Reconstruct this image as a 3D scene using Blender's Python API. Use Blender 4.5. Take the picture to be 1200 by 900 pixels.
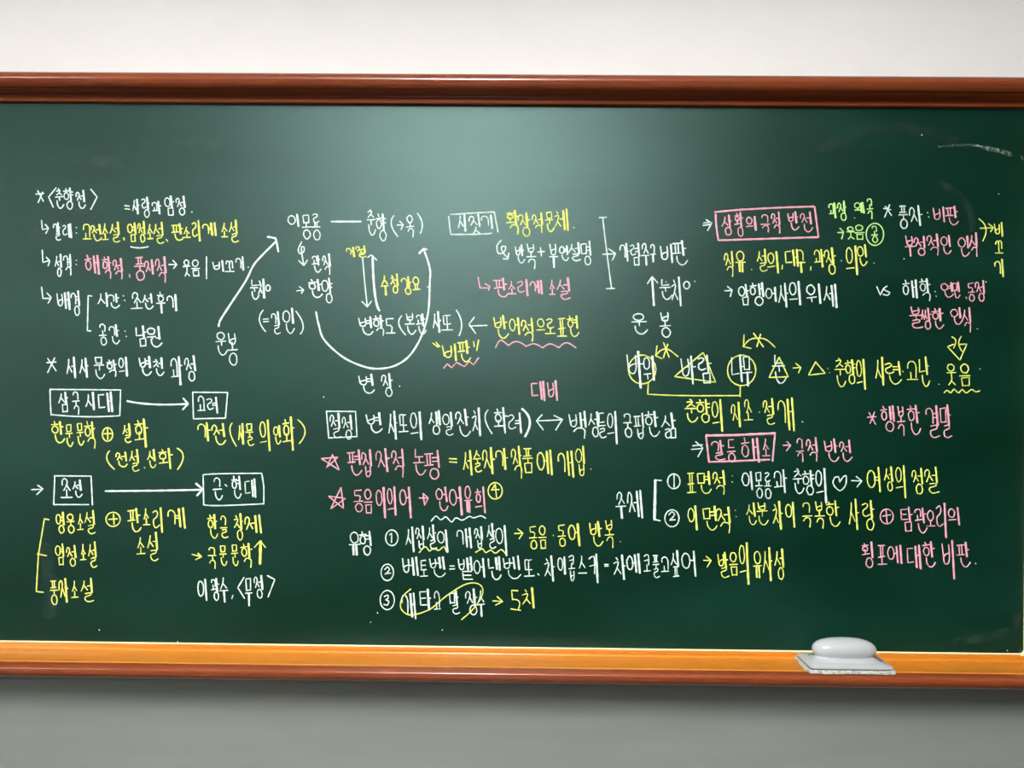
import bpy, bmesh, math, random, re
from mathutils import Matrix, Vector
random.seed(7)
for o in list(bpy.data.objects): bpy.data.objects.remove(o, do_unlink=True)
S = bpy.context.scene
COL = S.collection

# ------------------------------------------------------------------ camera, world, exposure
F = 901.0                                   # focal length in pixels of the 1200 x 900 frame
CAM = Vector((0.0, -1.71, 1.50))
ROT = (Matrix.Rotation(math.radians(0.56), 3, 'Z') @ Matrix.Rotation(math.radians(90), 3, 'X')
       @ Matrix.Rotation(math.radians(0.53), 3, 'Z'))
cd = bpy.data.cameras.new('camera'); cam = bpy.data.objects.new('camera', cd); COL.objects.link(cam)
cd.sensor_width = 36; cd.lens = F/1200*36; cd.clip_start = 0.01
cam.matrix_world = Matrix.Translation(CAM) @ ROT.to_4x4()
S.camera = cam
w = bpy.data.worlds.new('world'); S.world = w; w.use_nodes = True
w.node_tree.nodes['Background'].inputs[0].default_value = (0.8, 0.85, 0.9, 1)
w.node_tree.nodes['Background'].inputs[1].default_value = 0.0
S.view_settings.view_transform = 'Standard'; S.view_settings.look = 'None'
S.view_settings.gamma = 1; S.view_settings.exposure = 0.1
S.view_settings.use_curve_mapping = False
LAMP = 146.0                                 # emission of the ceiling lamp diffusers

def on_plane(px, py, y=0.0):
    """point of the vertical plane at depth y that pixel (px,py) of the photograph looks at"""
    d = ROT @ Vector(((px-600)/F, -(py-450)/F, -1.0))
    t = (y - CAM.y)/d.y
    return CAM + d*t

# ------------------------------------------------------------------ materials
def new_mat(name):
    m = bpy.data.materials.new(name); m.use_nodes = True
    nt = m.node_tree; b = nt.nodes['Principled BSDF']
    return m, nt, b
def simple(name, col, rough=.5, spec=.5, noise=0, nscale=20, bump=0, stretch=(1,1,1), coat=0):
    m, nt, b = new_mat(name)
    b.inputs['Base Color'].default_value = (*col, 1); b.inputs['Roughness'].default_value = rough
    b.inputs['Specular IOR Level'].default_value = spec
    if coat:
        b.inputs['Coat Weight'].default_value = coat; b.inputs['Coat Roughness'].default_value = .06
    if noise or bump:
        tc = nt.nodes.new('ShaderNodeTexCoord'); mp = nt.nodes.new('ShaderNodeMapping')
        mp.inputs['Scale'].default_value = stretch
        n = nt.nodes.new('ShaderNodeTexNoise'); n.inputs['Scale'].default_value = nscale; n.inputs['Detail'].default_value = 5
        nt.links.new(tc.outputs['Object'], mp.inputs[0]); nt.links.new(mp.outputs[0], n.inputs['Vector'])
        if noise:
            r = nt.nodes.new('ShaderNodeValToRGB')
            r.color_ramp.elements[0].position = .3; r.color_ramp.elements[1].position = .7
            r.color_ramp.elements[0].color = (*[c*(1-noise) for c in col], 1)
            r.color_ramp.elements[1].color = (*[min(1, c*(1+noise)) for c in col], 1)
            nt.links.new(n.outputs['Fac'], r.inputs[0]); nt.links.new(r.outputs[0], b.inputs['Base Color'])
        if bump:
            bp = nt.nodes.new('ShaderNodeBump'); bp.inputs['Strength'].default_value = bump; bp.inputs['Distance'].default_value = .002
            nt.links.new(n.outputs['Fac'], bp.inputs['Height']); nt.links.new(bp.outputs[0], b.inputs['Normal'])
    return m
def chalk_mat(name, col, lo, hi, scale=420, thr=(.32,.62)):
    m, nt, b = new_mat(name)
    b.inputs['Base Color'].default_value = (*col, 1); b.inputs['Roughness'].default_value = .95
    b.inputs['Specular IOR Level'].default_value = .1
    tc = nt.nodes.new('ShaderNodeTexCoord'); n = nt.nodes.new('ShaderNodeTexNoise')
    n.inputs['Scale'].default_value = scale; n.inputs['Detail'].default_value = 3
    r = nt.nodes.new('ShaderNodeMapRange')
    r.inputs['From Min'].default_value = thr[0]; r.inputs['From Max'].default_value = thr[1]
    r.inputs['To Min'].default_value = lo; r.inputs['To Max'].default_value = hi
    nt.links.new(tc.outputs['Object'], n.inputs['Vector']); nt.links.new(n.outputs['Fac'], r.inputs['Value'])
    nt.links.new(r.outputs[0], b.inputs['Alpha'])
    return m
M = {}
M['wall_white'] = simple('white_wall_paint', (.80, .785, .775), .7, .3, .012, 14, .06)
M['wall_grey'] = simple('grey_green_wall_paint', (.165, .182, .165), .6, .3, .05, 9, .05, (.3, 1, 2.5))
M['plain_wall'] = simple('cream_wall_paint', (.22, .215, .21), .7, .3, .02, 6)
M['ceiling'] = simple('white_ceiling', (.78, .78, .76), .9, .2, .02, 8)
M['floor'] = simple('brown_floor', (.060, .050, .040), .45, .5, .15, 6)
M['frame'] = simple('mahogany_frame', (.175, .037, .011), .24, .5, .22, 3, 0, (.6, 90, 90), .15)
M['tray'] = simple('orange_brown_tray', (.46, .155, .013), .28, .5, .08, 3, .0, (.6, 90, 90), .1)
M['trim'] = simple('cream_trim', (.85, .66, .40), .3, .5, .04, 30)
M['plastic'] = simple('white_eraser_plastic', (.37, .383, .395), .12, .5, .015, 40, 0, (1,1,1), .3)
M['felt'] = simple('dark_felt', (.06, .065, .06), .95, .1, .3, 300)
M['cloth'] = simple('frayed_grey_cloth', (.42, .435, .405), .95, .1, .45, 190, .8)
M['housing'] = simple('white_lamp_housing', (.8, .8, .8), .5, .4, .01, 20)
M['white'] = chalk_mat('white_chalk', (.67, .77, .725), .80, 1.0)
M['yellow'] = chalk_mat('yellow_chalk', (.72, .75, .155), .82, 1.0)
M['pink'] = chalk_mat('pink_chalk', (.76, .345, .43), .84, 1.0)
M['green'] = chalk_mat('light_green_chalk', (.52, .80, .27), .78, 1.0)
M['smear'] = chalk_mat('wiped_chalk_dust', (.60, .72, .66), .0, .28, 160, (.38, .68))
M['dust'] = chalk_mat('faint_chalk_film', (.50, .62, .56), .0, .04, 40, (.35, .72))
def lamp_mat():
    m, nt, b = new_mat('lamp_diffuser')
    b.inputs['Base Color'].default_value = (.9, .9, .9, 1)
    b.inputs['Emission Color'].default_value = (.985, .985, .97, 1); b.inputs['Emission Strength'].default_value = LAMP
    return m
M['lamp'] = lamp_mat()
def board_mat():
    m, nt, b = new_mat('green_chalkboard_enamel')
    tc = nt.nodes.new('ShaderNodeTexCoord')
    def noise(scale, st, det, rot=0):
        mp = nt.nodes.new('ShaderNodeMapping'); mp.inputs['Scale'].default_value = st; mp.inputs['Rotation'].default_value = (0, rot, 0)
        n = nt.nodes.new('ShaderNodeTexNoise'); n.inputs['Scale'].default_value = scale; n.inputs['Detail'].default_value = det
        n.inputs['Distortion'].default_value = .6
        nt.links.new(tc.outputs['Object'], mp.inputs[0]); nt.links.new(mp.outputs[0], n.inputs['Vector']); return n
    a = noise(2.2, (1, 1, 1.3), 4); c = noise(5.0, (.35, 1, 1.4), 6, .5)
    mul = nt.nodes.new('ShaderNodeMath'); mul.operation = 'MULTIPLY'
    nt.links.new(a.outputs['Fac'], mul.inputs[0]); nt.links.new(c.outputs['Fac'], mul.inputs[1])
    r = nt.nodes.new('ShaderNodeValToRGB')
    r.color_ramp.elements[0].position = .12; r.color_ramp.elements[0].color = (.0005, .0130, .0066, 1)
    r.color_ramp.elements[1].position = .45; r.color_ramp.elements[1].color = (.0028, .0245, .0155, 1)
    nt.links.new(mul.outputs[0], r.inputs[0])
    # matt enamel: coloured body under a thin satin surface with a soft, short-tailed sheen
    df = nt.nodes.new('ShaderNodeBsdfDiffuse'); gl = nt.nodes.new('ShaderNodeBsdfAnisotropic'); gl.distribution = 'BECKMANN'
    gl.inputs['Roughness'].default_value = .448; gl.inputs['Color'].default_value = (.66, .98, .95, 1)
    fr = nt.nodes.new('ShaderNodeFresnel'); fr.inputs['IOR'].default_value = 1.45
    mx = nt.nodes.new('ShaderNodeMixShader'); out = nt.nodes['Material Output']
    nt.links.new(r.outputs[0], df.inputs['Color']); nt.links.new(fr.outputs[0], mx.inputs[0])
    nt.links.new(df.outputs[0], mx.inputs[1]); nt.links.new(gl.outputs[0], mx.inputs[2]); nt.links.new(mx.outputs[0], out.inputs['Surface'])
    nt.nodes.remove(b)
    return m
M['board'] = board_mat()

# ------------------------------------------------------------------ helpers
def mesh_obj(name, verts, faces, mat, parent=None, smooth=False):
    me = bpy.data.meshes.new(name); me.from_pydata([tuple(v) for v in verts], [], faces); me.update()
    bm = bmesh.new(); bm.from_mesh(me); bmesh.ops.recalc_face_normals(bm, faces=bm.faces); bm.to_mesh(me); bm.free()
    if smooth:
        for p in me.polygons: p.use_smooth = True
    o = bpy.data.objects.new(name, me); COL.objects.link(o)
    if mat: me.materials.append(mat)
    if parent: o.parent = parent
    return o
def box(name, x0, x1, y0, y1, z0, z1, mat, parent=None, bevel=0):
    bm = bmesh.new(); bmesh.ops.create_cube(bm, size=1)
    for v in bm.verts: v.co = Vector((x0+(v.co.x+.5)*(x1-x0), y0+(v.co.y+.5)*(y1-y0), z0+(v.co.z+.5)*(z1-z0)))
    if bevel: bmesh.ops.bevel(bm, geom=bm.edges[:], offset=bevel, segments=3, affect='EDGES', profile=.5)
    me = bpy.data.meshes.new(name); bm.to_mesh(me); bm.free()
    o = bpy.data.objects.new(name, me); COL.objects.link(o); me.materials.append(mat)
    if parent: o.parent = parent
    return o
def extrude_x(name, prof, x0, x1, mat, parent, autosmooth=40):
    """closed profile of (y,z) points swept along x"""
    n = len(prof)
    v = [(x0, y, z) for y, z in prof] + [(x1, y, z) for y, z in prof]
    f = [(i, (i+1) % n, n+(i+1) % n, n+i) for i in range(n)] + [tuple(range(n)), tuple(range(n, 2*n))]
    o = mesh_obj(name, v, f, mat, parent, True); sharp(o, autosmooth); return o
def extrude_z(name, prof, z0, z1, mat, parent):
    n = len(prof)
    v = [(x, y, z0) for x, y in prof] + [(x, y, z1) for x, y in prof]
    f = [(i, (i+1) % n, n+(i+1) % n, n+i) for i in range(n)] + [tuple(range(n)), tuple(range(n, 2*n))]
    o = mesh_obj(name, v, f, mat, parent, True); sharp(o, 40); return o
def sharp(o, deg):
    bm = bmesh.new(); bm.from_mesh(o.data)
    for e in bm.edges:
        if len(e.link_faces) == 2 and e.calc_face_angle(0) > math.radians(deg): e.smooth = False
    bm.to_mesh(o.data); bm.free()
def arc(cy, cz, ry, rz, a0, a1, n=8):
    return [(cy+ry*math.cos(math.radians(a0+(a1-a0)*i/n)), cz+rz*math.sin(math.radians(a0+(a1-a0)*i/n))) for i in range(n+1)]
def tag(o, label, cat, group=None, kind=None):
    o['label'] = label; o['category'] = cat
    if group: o['group'] = group
    if kind: o['kind'] = kind
    return o
def empty(name, loc):
    o = bpy.data.objects.new(name, None); COL.objects.link(o); o.location = loc; o.empty_display_size = .1; return o

# ------------------------------------------------------------------ the room
RX0, RX1, RY0, RY1, H = -7.0, 6.6, -7.2, 0.02, 2.95
v = [(RX0,RY1,0),(RX1,RY1,0),(RX1,RY1,1.2),(RX0,RY1,1.2),(RX1,RY1,H),(RX0,RY1,H),
     (RX0,RY1+.1,0),(RX1,RY1+.1,0),(RX1,RY1+.1,H),(RX0,RY1+.1,H)]
wall = mesh_obj('wall_front', v, [(0,1,2,3),(3,2,4,5),(6,7,8,9),(0,6,9,5,3),(1,2,4,8,7),(5,4,8,9),(0,1,7,6)], M['wall_grey'])
wall.data.materials.append(M['wall_white'])
for p in wall.data.polygons:
    if p.center.z > 1.25: p.material_index = 1
tag(wall, 'classroom wall behind the chalkboard, white above and grey green below', 'wall', kind='structure')
tag(box('wall_left', RX0-.1, RX0, RY0, RY1+.1, 0, H, M['plain_wall']), 'plain cream side wall at the far end of the chalkboard', 'wall', kind='structure')
tag(box('wall_right', RX1, RX1+.1, RY0, RY1+.1, 0, H, M['plain_wall']), 'plain cream side wall close to the framed chalkboard end', 'wall', kind='structure')
tag(box('wall_back', RX0, RX1, RY0-.1, RY0, 0, H, M['plain_wall']), 'plain cream wall facing the chalkboard across the room', 'wall', kind='structure')
tag(box('floor', RX0-.1, RX1+.1, RY0-.1, RY1+.1, -.1, 0, M['floor']), 'brown classroom floor below the chalkboard', 'floor', kind='structure')
tag(box('ceiling', RX0-.1, RX1+.1, RY0-.1, RY1+.1, H, H+.1, M['ceiling']), 'white classroom ceiling carrying the lamps', 'ceiling', kind='structure')

# ceiling lamps: long fixtures at right angles to the board
# (only the two that the photograph shows by their reflections: on the middle of the board and both mouldings, and at the left end of the tray nosing)
def lamp(x, y, where, label):
    r = empty('pendant_lamp_%s_offscreen' % where, (x, y, H))
    box('lamp_diffuser_%s_offscreen' % where, -.16, .16, -.585, .585, -.290, -.236, M['lamp'], r, .012)
    for e in (-1, 1):
        box('end_cap', -.165, .165, e*.600-.018, e*.600+.018, -.295, -.230, M['housing'], r, .006)
        box('hanging_rod', -.006, .006, e*.600-.006, e*.600+.006, -.232, .002, M['housing'], r)
    return tag(r, label, 'pendant lamp', 'long pendant lamps hung in front of the chalkboard')
lamp(-.27, -2.25, 'middle', 'long white pendant lamp hung before the middle of the chalkboard')
lamp(-4.0, -4.6, 'left', 'long white pendant lamp hung further back towards the left wall')

# ------------------------------------------------------------------ the chalkboard
ZT = on_plane(600, 121.7, -.013).z           # lower edge of the top frame
ZB = on_plane(600, 758.6).z                  # upper edge of the tray rail
BX0, BX1 = -2.05, on_plane(1201.5, 700).x
board = empty('chalkboard', ((BX0+BX1)/2, 0, ZB))
BO = board.location.copy()
def local(o):                                # meshes are modelled in world metres, then hung on the board
    o.parent = board; o.matrix_parent_inverse = Matrix.Translation(-BO); return o
tag(board, 'green wall chalkboard with red brown frame, covered in coloured chalk notes', 'chalkboard')
local(box('panel', BX0-.01, BX1+.01, 0, .02, ZB-.01, ZT+.01, M['board']))
FX0, FX1 = BX0-.055, BX1+.055
t = ZT
prof = [(.02, t), (-.0095, t), (-.0120, t+.0008), (-.0130, t+.0025), (-.0125, t+.0045), (-.0125, t+.0140), (-.0140, t+.0155), (-.053, t+.0178)] \
     + arc(-.035, t+.0352, .0270, .0183, 240, 90, 18) + [(.02, t+.0536)]
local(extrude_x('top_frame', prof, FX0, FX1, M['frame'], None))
# side frames: the same moulding stood upright
sp = [(0, .02), (0, -.012), (.0015, -.0135), (.016, -.0135), (.019, -.016), (.021, -.034)] + [(.038+(.0185)*math.cos(math.radians(a)), -.020+.025*math.sin(math.radians(a))) for a in [215+ (360-215)*i/12 for i in range(13)]] + [(.0565, .02)]
for sgn, bx in ((1, BX1), (-1, BX0)):
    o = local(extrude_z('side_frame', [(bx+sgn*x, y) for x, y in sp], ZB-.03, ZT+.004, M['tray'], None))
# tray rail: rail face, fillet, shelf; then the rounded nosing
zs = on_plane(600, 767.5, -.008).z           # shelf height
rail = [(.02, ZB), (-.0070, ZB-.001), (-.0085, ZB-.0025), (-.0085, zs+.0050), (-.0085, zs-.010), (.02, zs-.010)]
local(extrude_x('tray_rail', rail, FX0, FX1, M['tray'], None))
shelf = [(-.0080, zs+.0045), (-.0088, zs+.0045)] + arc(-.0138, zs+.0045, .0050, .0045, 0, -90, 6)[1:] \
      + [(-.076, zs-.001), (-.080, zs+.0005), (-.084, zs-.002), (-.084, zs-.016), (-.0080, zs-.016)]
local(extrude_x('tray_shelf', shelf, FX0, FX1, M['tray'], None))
nose = [(-.078, zs-.0155), (-.078, zs-.0025)] + arc(-.078, zs-.0075, .027, .0065, 88, 180, 10) + arc(-.075, zs-.0075, .030, .0270, 180, 265, 12)[1:] + [(-.03, zs-.0345), (.02, zs-.0345), (.02, zs-.0155)]
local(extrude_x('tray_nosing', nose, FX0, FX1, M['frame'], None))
for x, e in ((FX0, -.004), (FX1, .004)):
    cap = [(y, z) for y, z in [(.02, ZB+.012), (-.014, ZB+.012), (-.03, ZB+.002), (-.085, zs+.005)] + arc(-.086, zs-.015, .023, .022, 90, 270, 10) + [(.02, zs-.037)]]
    local(extrude_x('end_cap', cap, min(x, x+e), max(x, x+e), M['tray'], None))
# cream trim along the lower and the side edge of the panel, rounded in the corner
def trim_path():
    r = .010; pts = [(BX0+.002, ZT)]
    pts += [(BX0+.002+r+r*math.cos(math.radians(a)), ZB+r+r*math.sin(math.radians(a))) for a in range(180, 271, 15)]
    pts += [(BX1-.002-r+r*math.cos(math.radians(a)), ZB+r+r*math.sin(math.radians(a))) for a in range(270, 361, 15)]
    return pts + [(BX1-.002, ZT)]
tp = trim_path(); vv = []; ff = []
cx = (BX0+BX1)/2
for i, (x, z) in enumerate(tp):
    a = Vector(tp[max(0, i-1)]); b = Vector(tp[min(len(tp)-1, i+1)]); d = (b-a).normalized(); nrm = Vector((-d.y, d.x))
    for off, y in ((.0012, .004), (.0012, -.0015), (-.0006, -.0045), (-.0035, .004)):
        vv.append((x+nrm.x*off, y, z+nrm.y*off))
for i in range(len(tp)-1):
    for k in range(4): ff.append((i*4+k, i*4+(k+1) % 4, (i+1)*4+(k+1) % 4, (i+1)*4+k))
local(mesh_obj('inner_trim', vv, ff, M['trim']))
# corner fillets where rail and side frame meet
for sgn, bx in ((1, BX1), (-1, BX0)):
    q = [(bx+sgn*.001, ZB-.002), (bx-sgn*.016, ZB-.002)] + [(bx-sgn*.016+sgn*.016*math.sin(math.radians(a)), ZB+.0145-.016*math.cos(math.radians(a))) for a in range(0, 91, 15)]
    n = len(q); vv = [(x, .0, z) for x, z in q]+[(x, -.0095, z) for x, z in q]
    ff = [(i, (i+1) % n, n+(i+1) % n, n+i) for i in range(n)]+[tuple(range(n)), tuple(range(n, 2*n))]
    local(mesh_obj('corner_fillet', vv, ff, M['trim']))

# ------------------------------------------------------------------ handwriting
def catmull(p, n=6):
    out = []; m = len(p)
    if m == 3:                                # one even bow through the middle point
        a, b, c = p; q = tuple(2*b[j]-.5*(a[j]+c[j]) for j in (0, 1))
        return [tuple((1-t)**2*a[j]+2*t*(1-t)*q[j]+t*t*c[j] for j in (0, 1)) for t in [i/(2*n) for i in range(2*n+1)]]
    for i in range(m-1):
        a, b, c, d = p[max(0, i-1)], p[i], p[i+1], p[min(m-1, i+2)]
        for k in range(n):
            t = k/n
            out.append(tuple(.5*((2*b[j])+(-a[j]+c[j])*t+(2*a[j]-5*b[j]+4*c[j]-d[j])*t*t+(-a[j]+3*b[j]-3*c[j]+d[j])*t**3) for j in (0, 1)))
    return out+[p[-1]]
def resample(p, step=2.2):
    out = [p[0]]
    for a, b in zip(p, p[1:]):
        l = math.dist(a, b); n = max(1, int(l/step))
        for k in range(1, n+1): out.append((a[0]+(b[0]-a[0])*k/n, a[1]+(b[1]-a[1])*k/n))
    return out
LAYER = [0]
def ribbons(strokes, v, f):
    """strokes: (pixel points, width in pixels); each becomes a low ridge of chalk on the board"""
    for pts, wd in strokes:
        LAYER[0] += 1
        lift = .00035 + .0000006*LAYER[0]
        clean = [pts[0]]
        for q in pts[1:]:
            if math.dist(q, clean[-1]) > .25: clean.append(q)
        if len(clean) < 2: clean.append((clean[0][0]+.8, clean[0][1]+.8))
        p = resample(clean); m = len(p); base = len(v); ph = random.random()*6
        rows = []
        for i, (x, y) in enumerate(p):
            a = p[max(0, i-1)]; b = p[min(m-1, i+1)]
            dx, dy = b[0]-a[0], b[1]-a[1]; l = math.hypot(dx, dy) or 1; dx /= l; dy /= l
            hw = wd*.5*(1+.10*math.sin(i*1.1+ph)+random.uniform(-.10, .10))
            if i == 0: rows.append((x-dx*hw*.55, y-dy*hw*.55, dx, dy, hw*.55))
            rows.append((x, y, dx, dy, hw))
            if i == m-1: rows.append((x+dx*hw*.55, y+dy*hw*.55, dx, dy, hw*.55))
        for x, y, dx, dy, hw in rows:
            for s, h in ((-1, .00004), (0, lift), (1, .00004)):
                q = on_plane(x-dy*hw*s, y+dx*hw*s); v.append((q.x, -h, q.z))
        for i in range(len(rows)-1):
            r = base+3*i
            f.append((r, r+1, r+4, r+3)); f.append((r+1, r+2, r+5, r+4))

E = lambda cx, cy, rx, ry: [(cx+rx*math.sin(t_)*-1, cy-ry*math.cos(t_)) for t_ in [2*math.pi*i/18-.15 for i in range(20)]]
O = [('e', .5, .5, .5, .5)]
CH = {   # jamo in a unit box, y down; 's' smooth, 'l' straight, 'e' ellipse
'ㄱ': [('s', (0,.42), (.06,.14), (.38,0), (.78,.08), (.95,.38), (.9,1))],
'ㄴ': [('l', (.1,0), (.06,.92), (1,.85))],
'ㄷ': [('l', (.95,.02), (.04,.06), (.08,.97), (1,.93))],
'ㄹ': [('s', (.02,.12), (.5,0), (.78,.15), (.55,.38), (.12,.55), (.14,.88), (.5,1), (1,.86))],
'ㅁ': [('l', (.04,.08), (.12,1)), ('l', (.04,.06), (.96,0), (.9,.97)), ('l', (.1,.98), (.92,.95))],
'ㅂ': [('l', (0,0), (.14,.9)), ('s', (.86,.03), (.92,.62), (.72,.98), (.32,1), (.14,.76), (.34,.56), (.86,.46))],
'ㅅ': [('s', (.5,0), (.4,.45), (0,1)), ('l', (.42,.46), (1,.92))],
'ㅇ': O,
'ㅈ': [('s', (.0,.55), (.04,.2), (.3,0), (.58,.12), (.6,.42), (.2,1)), ('l', (.55,.46), (1,.96))],
'ㅊ': [('l', (.38,0), (.6,.16)), ('s', (.04,.34), (.7,.26), (.5,.62), (.04,1)), ('l', (.48,.6), (1,.97))],
'ㅋ': [('s', (0,.15), (.5,0), (.92,.1), (.85,1)), ('l', (.05,.55), (.85,.48))],
'ㅌ': [('l', (.95,.02), (.04,.05), (.08,.96), (1,.93)), ('l', (.08,.5), (.85,.46))],
'ㅍ': [('l', (0,.05), (1,0)), ('l', (.3,.04), (.34,.93)), ('l', (.7,.02), (.68,.93)), ('l', (0,.97), (1,.9))],
'ㅎ': [('l', (.42,0), (.52,.2)), ('l', (0,.3), (1,.24)), ('e', .5, .69, .4, .31)],
}
def dbl(k): return [tuple([q[0]]+[((a[0]*.52), a[1]) for a in q[1:]]) for q in CH[k]] + [tuple([q[0]]+[((a[0]*.52+.46), a[1]) for a in q[1:]]) for q in CH[k]]
for d_, s_ in (('ㄲ','ㄱ'), ('ㄸ','ㄷ'), ('ㅆ','ㅅ')): CH[d_] = dbl(s_)
FIN = dict(CH)
FIN['ㄴ'] = [('s', (.04,0), (.1,.6), (.38,1), (.72,.92), (1,.5))]
FIN['ㄱ'] = [('s', (0,.34), (.3,.02), (.72,.02), (.92,.3), (.84,1))]
FIN['ㄹ'] = [('s', (.1,.08), (.66,0), (.7,.26), (.1,.46), (.14,.84), (.48,1), (1,.84))]
FIN['ㅂ'] = [('l', (.1,0), (.2,.85)), ('s', (.85,.0), (.88,.6), (.7,.98), (.36,1), (.2,.75), (.4,.5), (.86,.44))]
FIN['ㄻ'] = [('s', (.0,.1), (.36,0), (.4,.26), (.04,.46), (.06,.84), (.24,1), (.5,.9)), ('l', (.55,.05), (.58,1)), ('l', (.55,.03), (.97,0), (.95,.97)), ('l', (.57,1), (.97,.96))]
CHO = 'ㄱㄲㄴㄷㄸㄹㅁㅂㅃㅅㅆㅇㅈㅉㅊㅋㅌㅍㅎ'
JUNG = 'ㅏㅐㅑㅒㅓㅔㅕㅖㅗㅘㅙㅚㅛㅜㅝㅞㅟㅠㅡㅢㅣ'
JONG = ['', *'ㄱㄲㄳㄴㄵㄶㄷㄹㄺㄻㄼㄽㄾㄿㅀㅁㅂㅄㅅㅆㅇㅈㅊㅋㅌㅍㅎ']
BASEW = 1.5
def glyph(g, x0, y0, x1, y1, wf=1.0):
    out = []
    for q in g:
        if q[0] == 'e':
            p = E(q[1], q[2], q[3], q[4]); sm = 1
        else: p = list(q[1:]); sm = q[0] == 's'
        p = [(x0+a*(x1-x0), y0+b*(y1-y0)) for a, b in p]
        out.append((p, sm, wf))
    return out
def syllable(ch, k=None):
    """unit-box strokes of one Hangul syllable; k = height share of the consonant next to a long upright"""
    n = ord(ch)-0xAC00
    c = CHO[n//588]; j = JUNG[n % 588//28]; z = JONG[n % 28]
    out = []; T = 1.65
    ln = lambda *p: out.append((list(p), 0, 1.0)); th = lambda *p: out.append((list(p), 0, T))
    B = .60 if z else 1.0                                    # bottom of the vowel
    if j in 'ㅏㅐㅑㅒㅓㅔㅕㅖㅣ':
        cb = (k if k else (.54 if z else .80)); ct = .09 if z else .10
        if c == 'ㅎ': ct = 0
        two = j in 'ㅐㅒㅔㅖ'; left = j in 'ㅓㅕㅔㅖ'
        cw = {True: .46, False: .60}[two]
        if j == 'ㅣ': cw = .68
        if left and not two: cw = .58
        out += glyph(CH[c], 0, ct, cw, cb)
        m = ct+(cb-ct)*.5; e = .0
        xs = {'ㅏ': .76, 'ㅑ': .74, 'ㅣ': .92, 'ㅓ': .92, 'ㅕ': .92}.get(j)
        if not two:
            th((xs-.03, e), (xs+.03, B))
            if j == 'ㅏ': ln((xs, m), (1, m-.02))
            if j == 'ㅑ': ln((xs, m-.08), (1, m-.1)); ln((xs, m+.07), (1, m+.05))
            if j == 'ㅓ': ln((cw-.02, m), (xs, m-.01))
            if j == 'ㅕ': ln((cw-.06, m-.07), (xs, m-.08)); ln((cw-.06, m+.07), (xs, m+.06))
        else:
            th((.66, e+.04), (.71, B-.05)); th((.92, e), (.97, B))
            if j == 'ㅐ': ln((.68, m), (.94, m-.01))
            if j == 'ㅔ': ln((cw-.04, m), (.68, m-.01))
            if j == 'ㅖ': ln((cw-.05, m-.06), (.68, m-.07)); ln((cw-.05, m+.07), (.68, m+.06))
        fx = (.26, .98)
    elif j in 'ㅗㅛㅜㅠㅡ':
        cb = {'ㅗ': (.34 if z else .62), 'ㅛ': (.34 if z else .58), 'ㅜ': (.32 if z else .46), 'ㅠ': (.32 if z else .48), 'ㅡ': (.40 if z else .70)}[j]
        if k: cb = k
        five = c == 'ㄷ' and j == 'ㅗ'
        if five: out.append(([(.9, 0), (.12, .03), (.14, cb*.75), (.55, cb*.72), (.72, cb*.9), (.62, cb+.16 if z else .9)], 0, 1))
        elif c == 'ㄱ' and j == 'ㅗ' and not z: out += glyph(CH[c], .1, 0, .92, .84)
        else: out += glyph(CH[c], .14, 0, .86, cb)
        y = {'ㅗ': (.52 if z else .96), 'ㅛ': (.52 if z else .96), 'ㅜ': (.40 if z else .54), 'ㅠ': (.40 if z else .55), 'ㅡ': (.53 if z else .95)}[j]
        if k: y = k+.1
        ln((0, y+.01), (1, y-.01))
        eb = .60 if z else 1.0
        if j == 'ㅗ' and not five: ln((.34 if c == 'ㄱ' and not z else .5, cb-.04), (.36 if c == 'ㄱ' and not z else .5, y))
        if j == 'ㅛ': ln((.36, cb), (.38, y)); ln((.64, cb), (.62, y))
        if j == 'ㅜ': (ln if z else th)((.52, y), (.54, eb))
        if j == 'ㅠ': th((.36, y), (.36, eb)); th((.66, y), (.68, eb))
        fx = (.16, .92)
    else:
        cb = k if k else (.36 if z else .55)
        out += glyph(CH[c], .04, .06, .58, cb+(.14 if c == 'ㄱ' and not z else 0))
        y = cb+(.13 if z else .18)
        ln((0, y+.02), (.66, y-.02))
        if j in 'ㅘㅙㅚ': ln((.22 if c == 'ㄱ' else .32, cb-.06), (.24 if c == 'ㄱ' else .33, y))
        if j in 'ㅝㅞㅟ': ln((.34, y), (.37, B if z else .95))
        two = j in 'ㅙㅞ'
        xs = .76 if j in 'ㅘ' else .9
        th((xs-.03, 0), (xs+.03, B))
        if two: th((.68, .05), (.70, B-.06)); ln((.68, .34), (.9, .33))
        if j == 'ㅘ': ln((xs, .34 if not z else .26), (1, .33 if not z else .25))
        if j == 'ㅝ': ln((.66, y+.06), (.9, y+.05))
        fx = (.24, .96)
    if z:
        fy = .62 if j not in 'ㅜㅠ' else .60
        if z in 'ㅇㅁ' and j not in 'ㅗㅛㅜㅠㅡ': fx = (.34, .92)
        elif z in 'ㄹㄴ': fx = (fx[0], 1.06)
        out += glyph(FIN[z], fx[0], fy, fx[1], 1.0)
    return out
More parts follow.
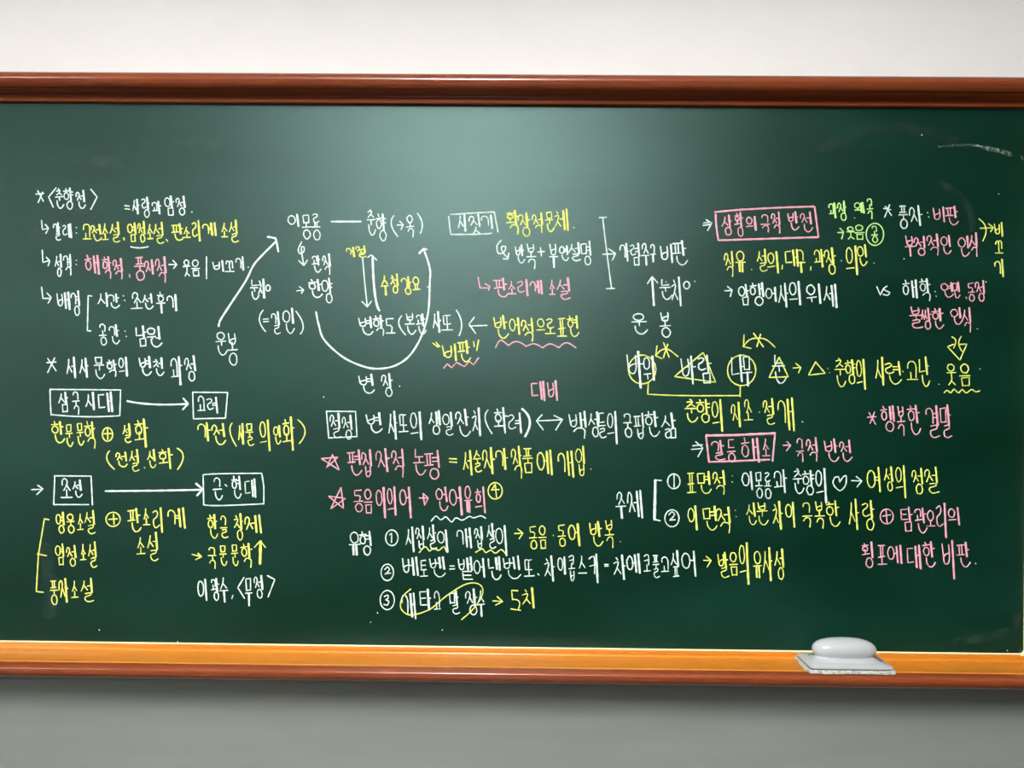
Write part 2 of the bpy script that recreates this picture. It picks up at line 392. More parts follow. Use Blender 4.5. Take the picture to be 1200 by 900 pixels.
def word(spec, ox, oy, sc=6.0, lean=.05):
    """'char x0 y0 x1 y1' items measured on an enlarged view whose corner is pixel (ox,oy)"""
    res = []
    for ch, k, x0, y0, x1, y1 in re.findall(r'(\S)(?:~([\d.]+))?\s+(-?[\d.]+)\s+(-?[\d.]+)\s+(-?[\d.]+)\s+(-?[\d.]+)', spec):
        x0, y0, x1, y1 = [float(q)/sc for q in (x0, y0, x1, y1)]
        w, h = x1-x0, y1-y0; m = 1.2
        x0 += m; x1 -= m; y0 += m; y1 -= m; w = x1-x0; h = y1-y0
        sh = min(lean*h, .12*w)
        for pts, sm, wf in syllable(ch, float(k) if k else None):
            jx, jy = random.uniform(-.02, .02), random.uniform(-.015, .015)
            p = [(ox+x0+(a+jx)*(w-sh)+sh*b+random.uniform(-.25, .25), oy+y0+(b+jy)*h+random.uniform(-.25, .25)) for a, b in pts]
            if sm: p = catmull(p, 4)
            wd = BASEW*wf*random.uniform(.9, 1.1)
            if min(w, h) < 14: wd *= .94
            res.append((p, wd))
    return res
def lines(spec, ox, oy, sc=6.0, wd=BASEW):
    """strokes 'x y x y ...' parted by ';'  (~ smooth, o ellipse cx cy rx ry, d dot x y, *w width)"""
    res = []
    for it in spec.split(';'):
        it = it.strip()
        if not it: continue
        ww = wd; mm = re.search(r'\*([\d.]+)', it)
        if mm: ww = float(mm.group(1))*(.76 if sc == 6.0 else 1); it = it.replace(mm.group(0), '')
        kind = it[0] if it[0] in '~od' else ''
        n = [float(q)/sc for q in it.lstrip('~od').split()]
        if kind == 'o': p = [(ox+a, oy+b) for a, b in E(*n)]
        elif kind == 'd': p = [(ox+n[0]-.4, oy+n[1]-.3), (ox+n[0]+.4, oy+n[1]+.4)]; ww *= .8
        else:
            p = [(ox+n[i], oy+n[i+1]) for i in range(0, len(n), 2)]
            if kind == '~': p = catmull(p, 8)
        res.append((p, ww))
    return res
def chalk(name, strokes, colour, label=None, stuff=False):
    v, f = [], []; ribbons(strokes, v, f)
    me = bpy.data.meshes.new(name); me.from_pydata(v, [], f); me.update()
    o = bpy.data.objects.new(name, me); COL.objects.link(o); me.materials.append(M[colour]); local(o)
    if label: o['label'] = label
    if stuff: o['kind'] = 'stuff'
    return o
CN = {'white': 'white', 'yellow': 'yellow', 'pink': 'pink', 'green': 'light green'}
def W(colour, text, ox, oy, spec, extra=''):
    return chalk('chalk_writing', word(spec, ox, oy)+(lines(extra, ox, oy) if extra else []), colour, '%s chalk handwriting reading %s' % (CN[colour], text))
def K(name, colour, ox, oy, spec, label=None, wd=BASEW):
    return chalk(name, lines(spec, ox, oy, 6.0, wd if wd == BASEW else wd*.74), colour, label)

# --- left column
K('chalk_asterisk','white',30,210,'72 105 128 100;85 80 125 155;120 90 88 165')
W('white','〈춘향전〉',30,210,'춘 200 62 274 210 향 258 58 345 215 전 345 72 425 212','215 60 162 125 195 198;458 70 503 125 458 213')
W('white','=사랑과 암정',30,210,'사 742 132 808 250 랑 805 120 882 275 과 880 150 962 250 암 968 112 1052 262 정 1050 115 1130 258','697 185 730 190;697 207 732 212')
K('chalk_arrow','white',30,210,'112 288 118 355 158 345;138 318 162 345 142 382')
W('white','갈래 :',30,210,'갈 188 298 252 438 래 252 308 332 420','d 357 340;d 357 378')
W('yellow','고전소설, 염정소설,',30,210,'고 392 308 468 430 전 450 310 540 438 소 525 305 592 435 설 583 295 668 450 염 708 300 785 445 정 780 290 850 450 소 845 310 905 428 설 890 295 978 460','690 412 693 428;988 423 999 437')
K('chalk_underline','white',30,210,'~740 475 800 483 862 474')
W('yellow','판소리계 소설',200,210,'판 -2 308 97 435 소 80 330 145 420 리 140 285 215 440 계 218 300 328 405 소 345 300 410 415 설 400 280 480 448')
K('chalk_arrow','white',30,210,'117 498 122 585 168 572;145 548 170 575 158 610')
W('white','성격 :',30,210,'성 198 522 262 690 격 258 520 330 682','d 357 570;d 357 600')
W('pink','해학적, 풍자적',30,210,'해 408 528 525 672 학 530 540 612 705 적 605 550 692 712 풍 755 540 850 720 자 830 560 914 675 적 905 540 997 735','730 668 733 690')
K('chalk_arrow','white',30,210,'1008 600 1062 600;1035 570 1063 600 1040 628')
W('white','웃음 / 비꼬기',200,210,'웃 80 560 146 690 음 136 563 212 690 비 290 568 382 655 꼬 375 568 455 660 기 450 540 522 648','252 545 252 700')
K('chalk_arrow','white',30,330,'112 38 122 118 172 118;150 80 180 112 158 152')
W('white','배경',30,330,'배 212 68 318 200 경 312 58 390 245')
K('chalk_bracket','white',30,330,'467 102 440 98 434 345 460 347')
W('white','시간 : 조선 후기',30,330,'시 500 72 585 185 간 570 80 665 190 조 730 70 830 198 선 812 78 900 200 후 910 68 992 225 기 985 85 1070 210','d 688 100;d 697 132')
W('white','공간 : 남원',30,330,'공 508 295 580 455 간 580 298 665 445 남 765 305 860 460 원 845 310 960 468','d 700 348;d 708 385')
K('chalk_asterisk','white',30,330,'148 570 215 565;155 540 215 628;205 535 155 640')
W('white','변천 과정',30,330,'변 790 520 890 665 천 890 528 975 665 과 1010 520 1112 730 정 1110 515 1205 705')
W('white','서사문학의',30,330,'서 278 522 360 682 사 368 530 452 678 문 470 522 562 688 학 560 545 650 672 의 645 525 724 672')
K('chalk_box','white',30,440,'~172 98 174 190 180 280;~180 275 420 290 662 283;662 283 668 100;668 102 172 98','white hand drawn box around 삼국시대')
W('white','삼국시대',30,440,'삼 222 108 310 265 국 320 112 388 282 시 412 115 490 250 대 503 110 620 265')
K('chalk_arrow','white',30,440,'~715 180 900 203 1140 200;1108 160 1142 200 1105 240','long white chalk arrow',2.9)
W('yellow','한문문학',30,440,'한 172 316 277 480 문 272 340 340 505 문 350 332 415 498 학 405 320 503 520')
K('chalk_circled_plus','yellow',30,440,'o 576 415 36 48;550 410 603 408;577 375 578 450')
W('yellow','설화',30,440,'설 672 330 748 478 화 755 295 875 508')
W('yellow','(전설.신화)',30,440,'전 625 530 720 650 설 722 515 803 680 신 848 515 920 655 화 925 505 1045 660','~590 530 572 590 625 660;d 837 648;~1065 512 1108 570 1068 662')
K('chalk_arrow','white',30,440,'42 803 120 800;85 772 122 797 78 837')
K('chalk_box','white',30,440,'205 708 197 908;197 908 445 908;460 708 470 910;200 706 462 708','white hand drawn box around 조선')
W('white','조선',30,440,'조 235 720 335 870 선 322 730 402 860')
K('chalk_arrow','white',200,440,'~-460 813 -100 810 222 803;178 760 225 800 185 845','long white chalk arrow',2.9)
K('chalk_box','white',200,440,'155 120 160 305 385 300;385 300 400 122;402 120 155 118','white hand drawn box around 고려')
W('white','고려',200,440,'고 180 138 250 258 려 245 145 340 270')
W('yellow','가전(사물 의인화)',200,440,'가 182 325 288 465 전 280 330 392 492 사 465 330 527 488 물 520 332 590 498 의~.55 615 305 708 535 인 715 345 780 488 화 775 285 885 532','~432 335 418 400 462 498;~895 312 945 390 905 478')
K('chalk_box','white',200,440,'~228 702 320 692 640 688;640 688 655 780 655 905;228 700 232 910;~232 908 350 915 655 902','white hand drawn box around 근·현대')
W('white','근·현대',200,440,'근 290 715 370 880 현 420 703 502 868 대 512 722 608 862','382 765 395 780')
K('chalk_bracket','yellow',30,570,'165 235 132 228 90 480 75 740 125 745;80 475 148 488')
W('yellow','영웅소설',30,570,'영 203 178 282 335 웅 280 188 354 335 소 355 185 415 315 설 405 165 495 338')
W('yellow','염정소설',30,570,'염 200 400 280 560 정 280 410 364 565 소 375 400 435 528 설 430 385 508 575')
W('yellow','풍자소설',30,570,'풍 162 658 234 838 자 225 640 310 820 소 310 660 378 790 설 380 640 480 818')
K('chalk_circled_plus','yellow',30,570,'o 615 232 50 50;585 232 645 228;618 195 622 268')
W('yellow','판소리계 소설',30,570,'판 710 145 815 325 소 815 148 880 280 리~.8 885 145 972 330 계 992 145 1128 298 소 770 350 848 485 설 845 320 940 528')
W('yellow','한글 창제',200,570,'한 252 195 338 372 글 338 200 408 370 창 435 185 520 382 제 510 195 645 335')
K('chalk_arrow','yellow',200,570,'150 478 215 495;192 470 218 495 175 515')
W('yellow','국문문학',200,570,'국 255 420 330 585 문 335 412 402 562 문 418 405 482 562 학 485 395 582 575')
K('chalk_arrow','yellow',200,570,'628 545 632 385*4;588 430 630 383 667 430')
W('white','이광수, 〈무정〉',200,570,'이 182 645 262 808 광 275 640 350 808 수 330 635 415 822 무 513 640 582 845 정 578 618 657 795','437 765 430 790;515 640 472 712 520 788;680 628 732 655 685 778')
# --- the figure diagram
K('chalk_arrow','white',200,330,'~337 315 350 270 410 175 525 0 580 -110 640 -182 740 -282;~680 -315 720 -308 740 -296 757 -210','long white chalk arrow curving upwards',3.0)
W('white','이몽룡',200,210,'이 815 240 910 340 몽 912 245 996 425 룡 982 235 1064 432')
K('chalk_arrow','white',200,210,'~922 440 898 490 908 522 935 510 938 480 920 478 922 520 935 600;900 572 937 607 962 568')
W('white','관직',200,210,'관 985 530 1062 660 직 1060 520 1132 678')
K('chalk_arrow','white',200,210,'885 785 935 780;905 755 935 778 920 802')
W('white','한양',200,210,'한 960 700 1070 838 양 1055 690 1148 875')
W('white','눈치',200,210,'눈 550 700 625 850 치 605 695 668 840','o 685 765 15 21')
W('white','(=걸인)',200,330,'걸 700 205 775 375 인 780 182 875 370','~652 200 624 270 668 352;650 265 688 262;652 282 690 280;~880 208 930 300 912 368')
W('white','운봉',200,330,'운 308 348 402 522 봉 390 355 482 592')
K('chalk_line','white',380,210,'50 298 258 298','short white chalk line',2.9)
W('white','춘향(→옥)',380,210,'춘 290 205 367 402 향 352 238 448 440 옥 568 245 640 412','~490 255 472 320 518 405;512 322 555 322;530 295 556 320 540 355;~655 240 688 310 675 382')
K('chalk_box','white',380,210,'875 260 888 380;888 248 1190 230;~888 388 1100 386 1178 378;1195 230 1222 372','white hand drawn box around 시 짓기')
W('white','시 짓기',380,210,'시 930 240 1002 372 짓 1010 240 1105 395 기 1095 245 1190 355')
W('yellow','거절',380,210,'거 148 475 220 550 절 215 460 298 555')
K('chalk_arrow','white',380,210,'~270 555 285 730 302 890;265 860 302 898 332 858')
K('chalk_arrow','white',380,210,'~388 925 355 800 340 540*3.4;305 550 330 532 370 570')
W('yellow','수청 강요',380,210,'수 388 670 464 820 청 455 660 528 810 강 535 680 622 815 요 610 680 682 785')
K('chalk_arrow','white',380,330,'~-58 212 -40 300 0 410 130 530 270 595 380 613 500 590 600 520 680 390 730 220 742 0 745 -70 730 -140 698 -230;668 -198 698 -232 722 -225','great white chalk arc ending in an arrow',2.9)
W('white','변학도(본관 사또)',380,330,'변 235 240 345 380 학 335 232 430 388 도 420 250 505 375 본 560 218 647 374 관 638 220 722 377 사 752 205 830 362 또 815 228 912 350','~545 240 525 300 572 375;~928 200 965 290 948 380')
K('chalk_arrow','white',380,330,'1145 308 1020 312;1055 250 1018 300 1065 365')
W('yellow','“비판”',380,330,'비 825 430 940 562 판 930 408 1035 570','762 432 800 460;785 425 812 458;1050 420 1055 458;1085 410 1072 485')
K('wavy_underline','pink',380,330,'838 610 865 578 895 605 930 568 985 598 1020 560 1050 585 1085 535')
W('white','변 장',380,330,'변 235 645 355 790 장 395 638 492 815','d 530 735')
# --- middle top
W('yellow','확장적 문체',560,210,'확 190 213 300 395 장 275 230 380 405 적 375 233 465 385 문 465 225 542 374 체 530 205 645 370','d 675 340')
K('chalk_arrow','white',560,210,'~165 428 135 470 145 522 185 510 195 475 165 478 180 520 210 550;178 560 212 562 218 520')
W('white','반복 + 부연설명',560,210,'반 255 455 335 595 복 330 450 420 635 부 490 450 572 628 연 565 460 642 577 설 630 438 727 582 명 715 430 807 608','420 512 468 508;440 480 447 540')
K('chalk_arrow','pink',380,210,'1082 690 1095 765 1160 765;1130 735 1165 755 1155 782')
W('pink','판소리계 소설',560,210,'판 105 690 215 835 소 200 710 275 815 리 270 700 362 825 계 360 705 460 812 소 490 700 552 822 설 545 688 655 852')
K('chalk_bracket','white',560,210,'852 270 905 268;~878 270 905 500 940 768;902 770 962 768;878 528 965 525;920 490 968 522 945 570')
W('white','가렴주구 비판',700,210,'가 150 445 234 582 렴 222 443 310 612 주 300 448 377 612 구 362 453 417 588 비 435 450 537 592 판 520 428 637 607')
K('chalk_arrow','white',700,210,'398 888 385 690*3.2;352 735 385 685 425 730')
W('white','눈치',700,210,'눈 430 700 527 852 치 510 680 597 897','o 628 745 21 26;d 685 718')
W('white','운',720,350,'운 112 98 234 257')
W('white','봉',720,350,'봉 308 90 407 280')
W('yellow','반어적으로 표현',560,350,'반 103 112 217 282 어 212 128 302 257 적 298 130 402 305 으 402 135 482 230 로 465 135 552 257 표 546 133 634 275 현 620 113 714 272')
K('wavy_underline','pink',560,350,'~125 345 140 312 160 292 180 300 215 330;~215 330 245 308 275 302 305 312 340 335;~340 335 385 318 420 325 455 345;~455 345 490 323 520 320 570 345;~570 345 600 318 635 312 690 345')
W('pink','대비',560,350,'대 366 573 482 722 비 480 570 570 722')
# --- right top
K('chalk_double_arrow','white',700,210,'745 308 795 302;742 325 795 318;765 285 805 308 775 362')
K('chalk_box','pink',820,210,'~105 232 400 208 805 192;808 195 835 405;~835 408 600 415 135 430;~112 248 118 340 132 430','pink hand drawn box around 상황의 극적 반전',3.0)
W('pink','상황의 극적 반전',820,210,'상 145 245 237 402 황 235 225 317 407 의 318 255 404 365 극 420 243 502 380 적 495 223 577 387 반 612 223 702 362 전 700 223 797 377')
W('green','과장. 왜곡',820,210,'과 900 160 974 277 장 960 148 1042 298 왜 1078 155 1167 245 곡 1165 130 1227 287','d 1088 272')
W('green','→웃음',820,210,'웃 1025 328 1097 430 음 1080 316 1165 430','968 375 1010 375;985 345 1012 372 998 420')
W('green','공',1000,210,'공 118 323 182 452')
K('chalk_circle','green',1000,210,'o 152 388 62 78','light green circle around 공')
W('yellow','직유. 설의, 대구, 과장. 의인',820,210,'직 165 498 247 690 유 242 498 332 657 설 392 488 477 657 의 468 503 564 664 대 590 488 702 622 구 670 493 750 664 과 793 488 887 622 장 868 478 967 678 의~.6 1018 463 1122 677 인 1100 455 1182 614','d 365 635;582 605 578 632;782 615 780 640;d 995 572')
W('white','→ 암행어사의 위세',820,210,'암 266 735 357 892 행 343 723 460 892 어 456 753 547 864 사 543 723 634 907 의~.6 618 713 720 887 위 740 728 862 877 세~.7 863 733 974 907','175 785 228 782;195 755 228 780 215 825')
K('chalk_asterisk','white',1000,210,'212 205 262 215;225 190 268 255;255 180 220 268')
W('white','풍자 :',1000,210,'풍 308 178 392 352 자 383 178 494 334','d 522 235;d 530 265')
W('pink','비판',1000,210,'비 553 188 650 307 판 640 183 744 327')
W('pink','부정적인 인식',1000,210,'부 353 393 442 547 정 418 393 517 542 적 508 378 610 542 인 605 388 692 532 인 728 393 822 547 식 806 370 882 552')
K('chalk_arrow','yellow',1000,210,'~882 278 932 345 910 435;890 345 975 342;950 312 985 340 965 370')
W('yellow','비꼬기',1000,210,'비 985 300 1060 410 꼬 985 428 1062 530 기 985 558 1065 692')
K('chalk_letter','white',1000,210,'165 755 190 815 212 770','white chalk letter v')
K('chalk_letter','white',1000,210,'~238 752 215 768 228 784 255 797 240 816 208 810','white chalk letter s')
W('white','해학 :',1000,210,'해 338 703 457 842 학 456 693 552 862','d 575 790;d 582 822')
W('pink','연민, 동정',1000,210,'연 610 720 707 837 민 688 713 754 842 동 796 723 862 864 정 850 703 934 867','793 828 796 840')
W('pink','불쌍한 인식',1000,350,'불 386 53 492 217 쌍 470 58 557 220 한 543 60 642 217 인 678 58 767 187 식 753 56 837 242')
K('chalk_double_arrow','yellow',1000,350,'~692 270 720 295 705 348;~760 265 742 315 765 370;705 322 662 338 750 432 798 320 750 322')
W('yellow','웃음',1000,350,'웃 646 453 732 617 음 735 453 832 622')
K('wavy_underline','yellow',1000,350,'~638 662 660 645 685 662 708 638 740 662 765 640 795 662 830 640 862 655 890 648')
K('chalk_asterisk','pink',1000,350,'98 835 160 830;110 800 158 885;150 795 118 878')
W('pink','행복한 결말',1000,350,'행 185 748 302 942 복 298 753 374 967 한 370 743 480 962 결 500 745 612 987 말 600 738 697 987')
# --- rock, wind, tree, snow
W('white','바위',720,350,'바~.6 80 365 218 635 위 195 398 292 580')
K('chalk_circle','yellow',720,350,'o 195 498 97 102','yellow circle around 바위')
W('white','바람',720,350,'바~.72 458 395 582 605 람 578 393 692 602')
K('chalk_triangle','yellow',720,350,'620 382 422 548 712 588 625 380','yellow triangle over 바람')
W('white','나무',720,350,'나 812 388 922 590 무 888 398 977 622')
K('chalk_circle','yellow',720,350,'o 895 505 100 108','yellow circle around 나무')
W('white','눈',900,350,'눈 20 390 132 602')
K('chalk_triangle','yellow',900,350,'78 412 8 555 143 550 78 412','yellow triangle over 눈')
K('crossed_arrow','yellow',720,350,'300 332 290 402 335 422;~290 400 330 362 380 358 448 408;345 308 385 412;375 320 345 415')
K('crossed_arrow','yellow',720,350,'912 255 908 338 960 350;~905 338 950 290 1010 278 1070 290 1130 342;978 242 1048 340;1028 250 1002 338')
K('chalk_line','yellow',720,350,'238 595 235 670;~235 672 500 682 885 682;885 612 885 690','yellow line joining the circles')
W('yellow','춘향의 지조·절개',720,350,'춘 486 703 592 872 향 568 703 682 877 의~.55 675 703 770 937 지~.75 813 723 895 907 조 900 703 982 867 절 1038 698 1132 892 개~.75 1138 690 1274 937','d 1020 798')
K('chalk_arrow','yellow',900,350,'175 488 232 485;195 455 232 485 215 522')
K('chalk_triangle','yellow',900,350,'335 445 285 538 402 525 335 445')
W('yellow','춘향의 시련·고난',900,350,'춘 458 413 552 624 향 533 423 625 607 의~.6 610 418 694 640 시~.75 746 406 822 617 련 813 433 942 607 고 966 433 1062 582 난 1053 403 1142 624','d 420 490;d 432 520;d 948 512')
# --- middle lower
K('chalk_box','white',370,470,'75 72 92 262;92 260 290 250;290 250 280 75;282 74 75 72','white hand drawn box around 절정')
W('white','절정',370,470,'절 90 78 182 264 정 178 93 264 274')
W('white','변 사또의 생일잔치',370,470,'변 348 78 470 230 사~.8 498 63 585 270 또 573 88 657 230 의~.6 653 68 754 277 생 786 63 887 242 일 883 73 972 247 잔 973 53 1090 252 치 1088 43 1167 252')
W('white','(화려)',530,470,'화 283 40 400 232 려 383 76 497 230','~252 62 232 130 280 230;~490 55 545 140 512 250*3.4')
K('chalk_arrow','white',530,470,'595 140 775 132;632 95 592 140 640 203;715 102 775 130 728 203','white arrow with two heads')
W('white','백성들의',530,470,'백 813 68 952 267 성 948 68 1042 257 들 1013 73 1087 264 의~.5 1080 68 1170 307')
W('white','궁핍한 삶',690,470,'궁 233 80 314 260 핍 308 83 397 267 한 386 66 500 254 삶 500 78 622 267')
K('chalk_star','pink',370,470,'40 405 155 395 75 470 118 375 165 485 40 405')
W('pink','편집자적 논평',370,470,'편 213 338 327 527 집 313 338 402 537 자 413 328 530 502 적 523 328 632 542 논 678 330 777 522 평 753 343 882 554')
W('yellow','= 서술자가 작품에 개입.',530,470,'서 66 338 147 524 술 138 338 212 507 자 203 323 310 517 가 298 328 402 490 작 406 306 502 552 품 483 328 577 510 에 586 338 714 524 개 736 343 862 540 입 858 310 942 527','-22 405 30 408;-20 428 32 432;d 975 478')
K('chalk_star','pink',370,470,'178 608 105 758 210 685 88 668 195 755 178 608')
W('pink','동음이의어',370,470,'동 256 618 342 787 음 328 613 407 797 이~.6 416 598 497 824 의~.6 493 598 574 810 어~.6 580 598 680 824')
K('chalk_arrow','pink',370,470,'728 682 790 682;755 650 790 682 765 735 755 650')
W('pink','언어유희',370,470,'언 836 598 934 777 어~.65 930 598 1040 810 유 1035 593 1107 787 희~.6 1110 598 1202 792')
K('chalk_circled_plus','yellow',530,470,'o 302 632 50 58;275 625 330 622;302 585 312 680;275 628 300 590')
K('wavy_underline','white',370,470,'~812 845 845 810 880 835 915 815 955 850 985 822 1030 838 1080 812 1110 822 1160 808 1195 825')
W('white','유형',390,590,'유 103 198 202 367 형 178 188 280 370')
K('circled_number','white',390,590,'o 415 242 44 55;400 222 415 207 412 275','white circled number one')
W('white','시집살이',390,590,'시~.7 503 158 580 347 집 573 153 652 327 살 653 148 737 332 이~.6 728 178 817 347')
K('wavy_underline','yellow',390,590,'~608 345 650 305 680 335 705 315 745 330 780 305 800 340')
W('white','개집살이',390,590,'개 863 168 982 320 집 988 158 1062 322 살 1073 133 1150 322 이~.6 1135 145 1232 370')
K('wavy_underline','yellow',550,590,'~45 345 90 320 115 345 150 330 185 350 225 325 262 365')
K('chalk_arrow','yellow',550,590,'318 212 378 210;340 180 378 210 350 248')
W('yellow','동음·동어 반복.',550,590,'동 413 153 487 327 음 478 150 552 324 동 613 143 687 307 어~.75 688 133 787 302 반 836 118 942 307 복 943 110 1027 320','d 590 225;d 1062 268')
K('circled_number','white',390,590,'o 383 485 44 58;~365 465 385 448 397 468 368 497;368 495 408 490','white circled number two')
W('white','베토벤=뱉어낸벤또,',390,590,'베 483 368 607 514 토 603 393 674 522 벤 673 368 797 524 뱉 873 368 992 542 어 983 383 1077 527 낸 1083 368 1188 542 벤 1188 363 1322 537 또 1333 388 1422 522','825 440 855 440;822 462 858 460;1442 494 1450 506')
W('white','차이콥스키=차에코풀고싶어',550,590,'차 516 363 612 552 이 613 368 684 502 콥 688 363 752 547 스 753 363 832 502 키~.7 833 348 914 562 차 1003 358 1110 542 에 1098 350 1208 497 코 1215 355 1282 487 풀 1278 355 1344 532 고 1340 370 1412 487 싶 1408 325 1482 522 어~.7 1483 325 1602 517','950 430 978 428;952 442 978 440')
K('chalk_arrow','yellow',730,580,'565 460 618 462;585 432 620 462 592 508')
W('yellow','발음의 유사성',730,580,'발 658 393 750 590 음 738 398 817 574 의~.5 808 333 897 637 유 906 393 987 587 사~.75 973 363 1062 607 성 1058 373 1142 602')
K('circled_number','white',390,590,'o 383 680 50 68;~362 655 385 645 390 664 372 678;~372 678 394 690 382 715 358 710','white circled number three')
W('white','개타고 말 장수',390,590,'개 478 623 592 817 타 600 598 702 757 고 703 613 764 757 말 810 608 897 784 장 923 598 1027 792 수 1008 608 1077 800')
K('chalk_loop','yellow',390,590,'~548 602 490 660 480 740 550 785 680 745 800 650 920 575 1000 560 1050 590 1045 660 980 750 905 818','yellow loop striking out 개타고 말 장수')
K('chalk_arrow','yellow',550,590,'165 685 235 690;195 655 235 690 185 715')
W('yellow','도치',550,590,'치 363 588 465 742','342 614 297 612 304 678;~304 676 350 690 344 745;290 742 360 752')
# --- right lower
K('chalk_double_arrow','white',690,470,'730 315 800 308;720 340 798 335;750 285 802 330 768 392')
K('chalk_box','pink',690,470,'825 243 1030 240 1310 227*3.6;1310 230 1292 422;~845 428 1020 423 1270 412;825 245 845 428','pink hand drawn box around 갈등 해소',3.0)
W('pink','갈등 해소',690,470,'갈 853 268 962 420 등 963 263 1042 437 해 1063 253 1207 432 소 1208 260 1280 397')
K('chalk_arrow','pink',860,470,'345 312 395 312;372 285 400 312 370 350')
W('pink','극적 반전',860,470,'극 430 258 502 437 적 503 253 597 432 반 630 263 742 432 전 733 268 834 430')
W('white','주제',690,470,'주 180 633 272 832 제 263 618 387 827')
K('chalk_bracket','white',690,470,'512 560 470 555;468 555 462 835*4.2;460 833 502 842')
K('circled_number','white',690,470,'o 598 565 44 52;600 520 600 605','white circled number one')
W('yellow','표면적 :',690,470,'표 678 498 762 657 면 753 488 864 657 적 863 483 967 662','d 1008 525;d 1008 568')
W('white','이몽룡과 춘향의',860,470,'이 48 488 140 627 몽 140 493 212 687 룡 203 498 274 692 과 273 480 384 652 춘 403 468 497 657 향 473 483 575 670 의~.5 565 473 664 727')
K('chalk_heart','white',860,470,'~745 570 735 535 708 542 700 585 745 630 785 592 790 530 770 533 745 568')
K('chalk_arrow','white',860,470,'825 560 898 562;860 530 900 562 865 605')
W('yellow','여성의 정절',1000,530,'여 88 103 202 287 성 208 96 287 282 의~.5 286 86 380 327 정 403 103 500 300 절 493 98 607 297')
K('circled_number','white',690,470,'o 585 825 50 60;~562 802 585 780 602 800 570 838;568 838 607 835','white circled number two')
W('yellow','이면적 :',730,580,'이~.65 448 70 532 252 면 553 73 667 254 적 648 76 767 274','d 790 108;d 795 152')
W('yellow','신분차이 극복한 사랑',860,470,'신 78 710 162 877 분 152 708 247 877 차 262 698 352 907 이~.6 353 703 437 892 극 468 710 557 892 복 558 703 647 902 한 638 698 752 887 사 798 685 890 912 랑 893 693 1000 914')
K('chalk_circled_plus','pink',1000,530,'o 235 452 46 52;205 450 262 440;230 405 238 498')
W('pink','탐관오리의',1000,530,'탐 323 378 427 562 관 423 383 522 572 오 503 403 582 532 리~.7 573 350 664 604 의 658 383 757 517')
W('pink','횡포에 대한 비판',1000,530,'횡 48 623 152 817 포 158 648 242 800 에 233 648 350 787 대~.75 368 648 482 827 한 478 623 582 814 비~.6 616 613 722 897 판 718 628 827 810')
# --- wiped traces and crumbs of chalk
K('wiped_smear','smear',1000,60,'~600 672 800 660 960 680 1110 715*3;~900 680 1000 690 1100 725*5;~940 695 1040 715 1112 738*3;1182 735 1190 760*3;~820 662 930 672 1040 696*2','pale smear of wiped chalk')
chalk('chalk_film', lines('~52 640 60 690 56 720*16;~100 205 150 175 260 172*16;~20 300 60 260 110 250*14;~1190 720 1178 740 1120 752*10;~1100 215 1130 235 1140 270*8;~520 370 580 335 640 320*6;~335 445 345 478*5;~960 175 1040 150 1120 165*12;~60 190 100 182 140 200*16', 0, 0, 1.0), 'dust', 'faint film left by the eraser', True)
chalk('chalk_crumbs', [([(x, y), (x+.6, y+.5)], 1.5) for x, y in ((224.7,248.3),(290.8,312.8),(1024,308),(1155,330),(1059,303),(1170,227),(1145,385),(1100,450),(940,494),(1080,158),(1145,170),(434,729),(518,738),(442,718),(116,738),(208,752),(1180,762),(183,645),(1143,660),(717,488),(379,465),(780,330),(1148,432),(501,336))], 'white', 'small scattered crumbs of chalk', True)

# ------------------------------------------------------------------ the eraser on the tray
ex0 = on_plane(950, 788, -.098).x; ex1 = on_plane(1050, 790, -.098).x
EX = (ex0+ex1)/2; EW = (ex1-ex0)/2; EY = -.051; ED = .045
er = empty('chalkboard_eraser', (EX, EY, zs))
tag(er, 'white plastic chalkboard eraser with oval grip and frayed pad on the tray', 'eraser')
def ring(z, rx, ry, n, cnt=72):
    out = []
    for i in range(cnt):
        a = 2*math.pi*i/cnt; c, s = math.cos(a), math.sin(a)
        out.append((rx*math.copysign(abs(c)**(2/n), c), ry*math.copysign(abs(s)**(2/n), s), z))
    return out
def loft(name, rings, mat, smooth=True):
    cnt = len(rings[0]); v = [p for r in rings for p in r]; f = []
    for j in range(len(rings)-1):
        for i in range(cnt): f.append((j*cnt+i, j*cnt+(i+1) % cnt, (j+1)*cnt+(i+1) % cnt, (j+1)*cnt+i))
    f += [tuple(range(cnt)), tuple(range((len(rings)-1)*cnt, len(rings)*cnt))]
    return mesh_obj(name, v, f, mat, er, smooth)
b1 = loft('base_plate', [ring(.0095, EW-.001, ED-.001, 14), ring(.0125, EW-.001, ED-.001, 14), ring(.0135, EW-.003, ED-.003, 12),
     ring(.0150, EW-.011, ED-.011, 9), ring(.0170, .076, .030, 6)], M['plastic']); sharp(b1, 50)
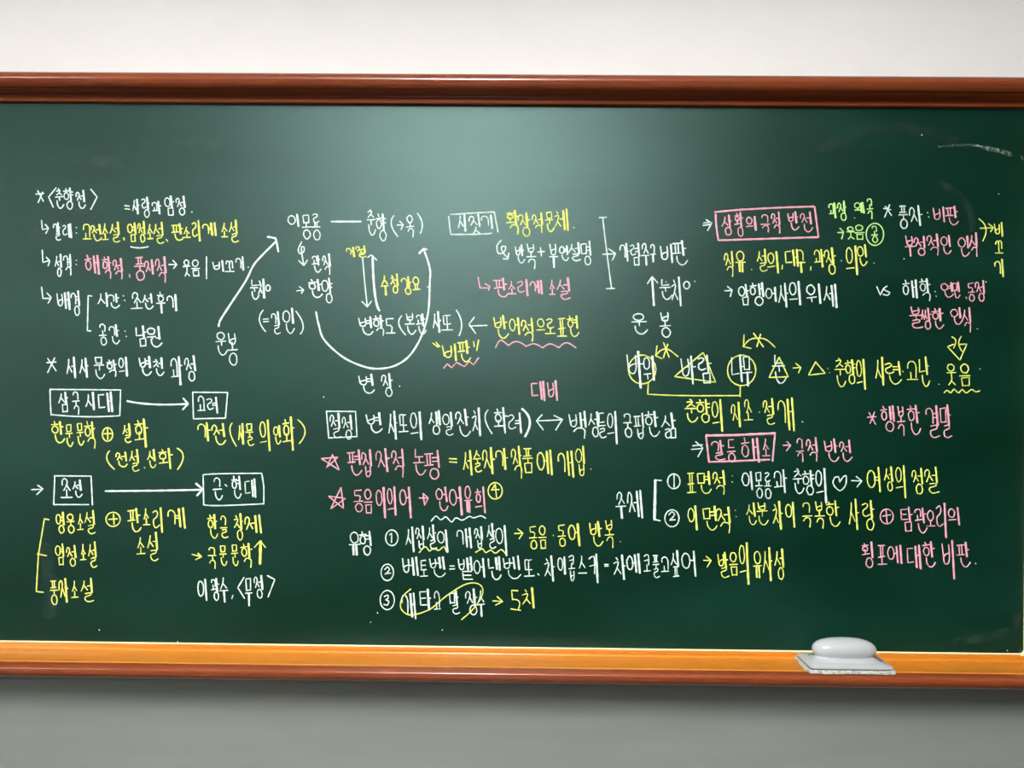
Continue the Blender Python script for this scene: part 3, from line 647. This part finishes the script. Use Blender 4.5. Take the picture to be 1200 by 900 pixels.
H_ = [(.0160, .076, .031, 5), (.0185, .068, .0265, 3.2), (.0210, .0620, .0225, 2.5), (.0240, .0605, .0215, 2.3), (.0275, .0640, .0240, 2.3),
      (.0325, .0675, .0270, 2.3), (.039, .0682, .0280, 2.3), (.0455, .0655, .0268, 2.3), (.0515, .0585, .0235, 2.3), (.0562, .0480, .0185, 2.2), (.0595, .0330, .0120, 2.1), (.0610, .0150, .0055, 2)]
loft('grip', [ring(*h) for h in H_], M['plastic'])
loft('felt_layer', [ring(.0060, EW-.0015, ED-.0015, 16), ring(.0100, EW-.0015, ED-.0015, 16)], M['felt'], False)
def rag(z0, z1, amp, name, off):
    rr = []
    for z in (z0, (z0+z1)/2, z1):
        r = ring(z, EW+off, ED+off, 14, 180)
        rr.append([(x*(1+random.uniform(-amp, amp)), y*(1+random.uniform(-amp, amp)*2.2), zz+random.uniform(-.0009, .0009)*(1 if z > z0 else .2)) for x, y, zz in r])
    return loft(name, rr, M['cloth'], False)
rag(.0004, .0050, .016, 'frayed_cloth', .0022); rag(.0045, .0068, .008, 'frayed_cloth', .0008)
v, f = [], []
for i in range(90):                                        # loose threads round the pad
    a = random.uniform(math.pi*.95, math.pi*2.05); n = 14
    x = EW*math.copysign(abs(math.cos(a))**(2/n), math.cos(a)); y = ED*math.copysign(abs(math.sin(a))**(2/n), math.sin(a))
    if random.random() < .6: x = random.uniform(-EW, EW); y = -ED
    z = random.uniform(.002, .008); p = Vector((x, y, z)); q = p+Vector((x/EW*random.uniform(0, .003), -random.uniform(.0005, .0035), random.uniform(-.003, .0005)))
    q.z = max(q.z, .0008); s = Vector((.0005, 0, .0004)); b = len(v)
    v += [p-s, p+s, p+Vector((0, .001, -.0006)), q-s*.5, q+s*.5, q+Vector((0, .0006, -.0004))]
    f += [(b, b+1, b+4, b+3), (b+1, b+2, b+5, b+4), (b+2, b, b+3, b+5), (b+3, b+4, b+5)]
th_ = mesh_obj('loose_threads', v, f, M['cloth'], er); th_['kind'] = 'stuff'
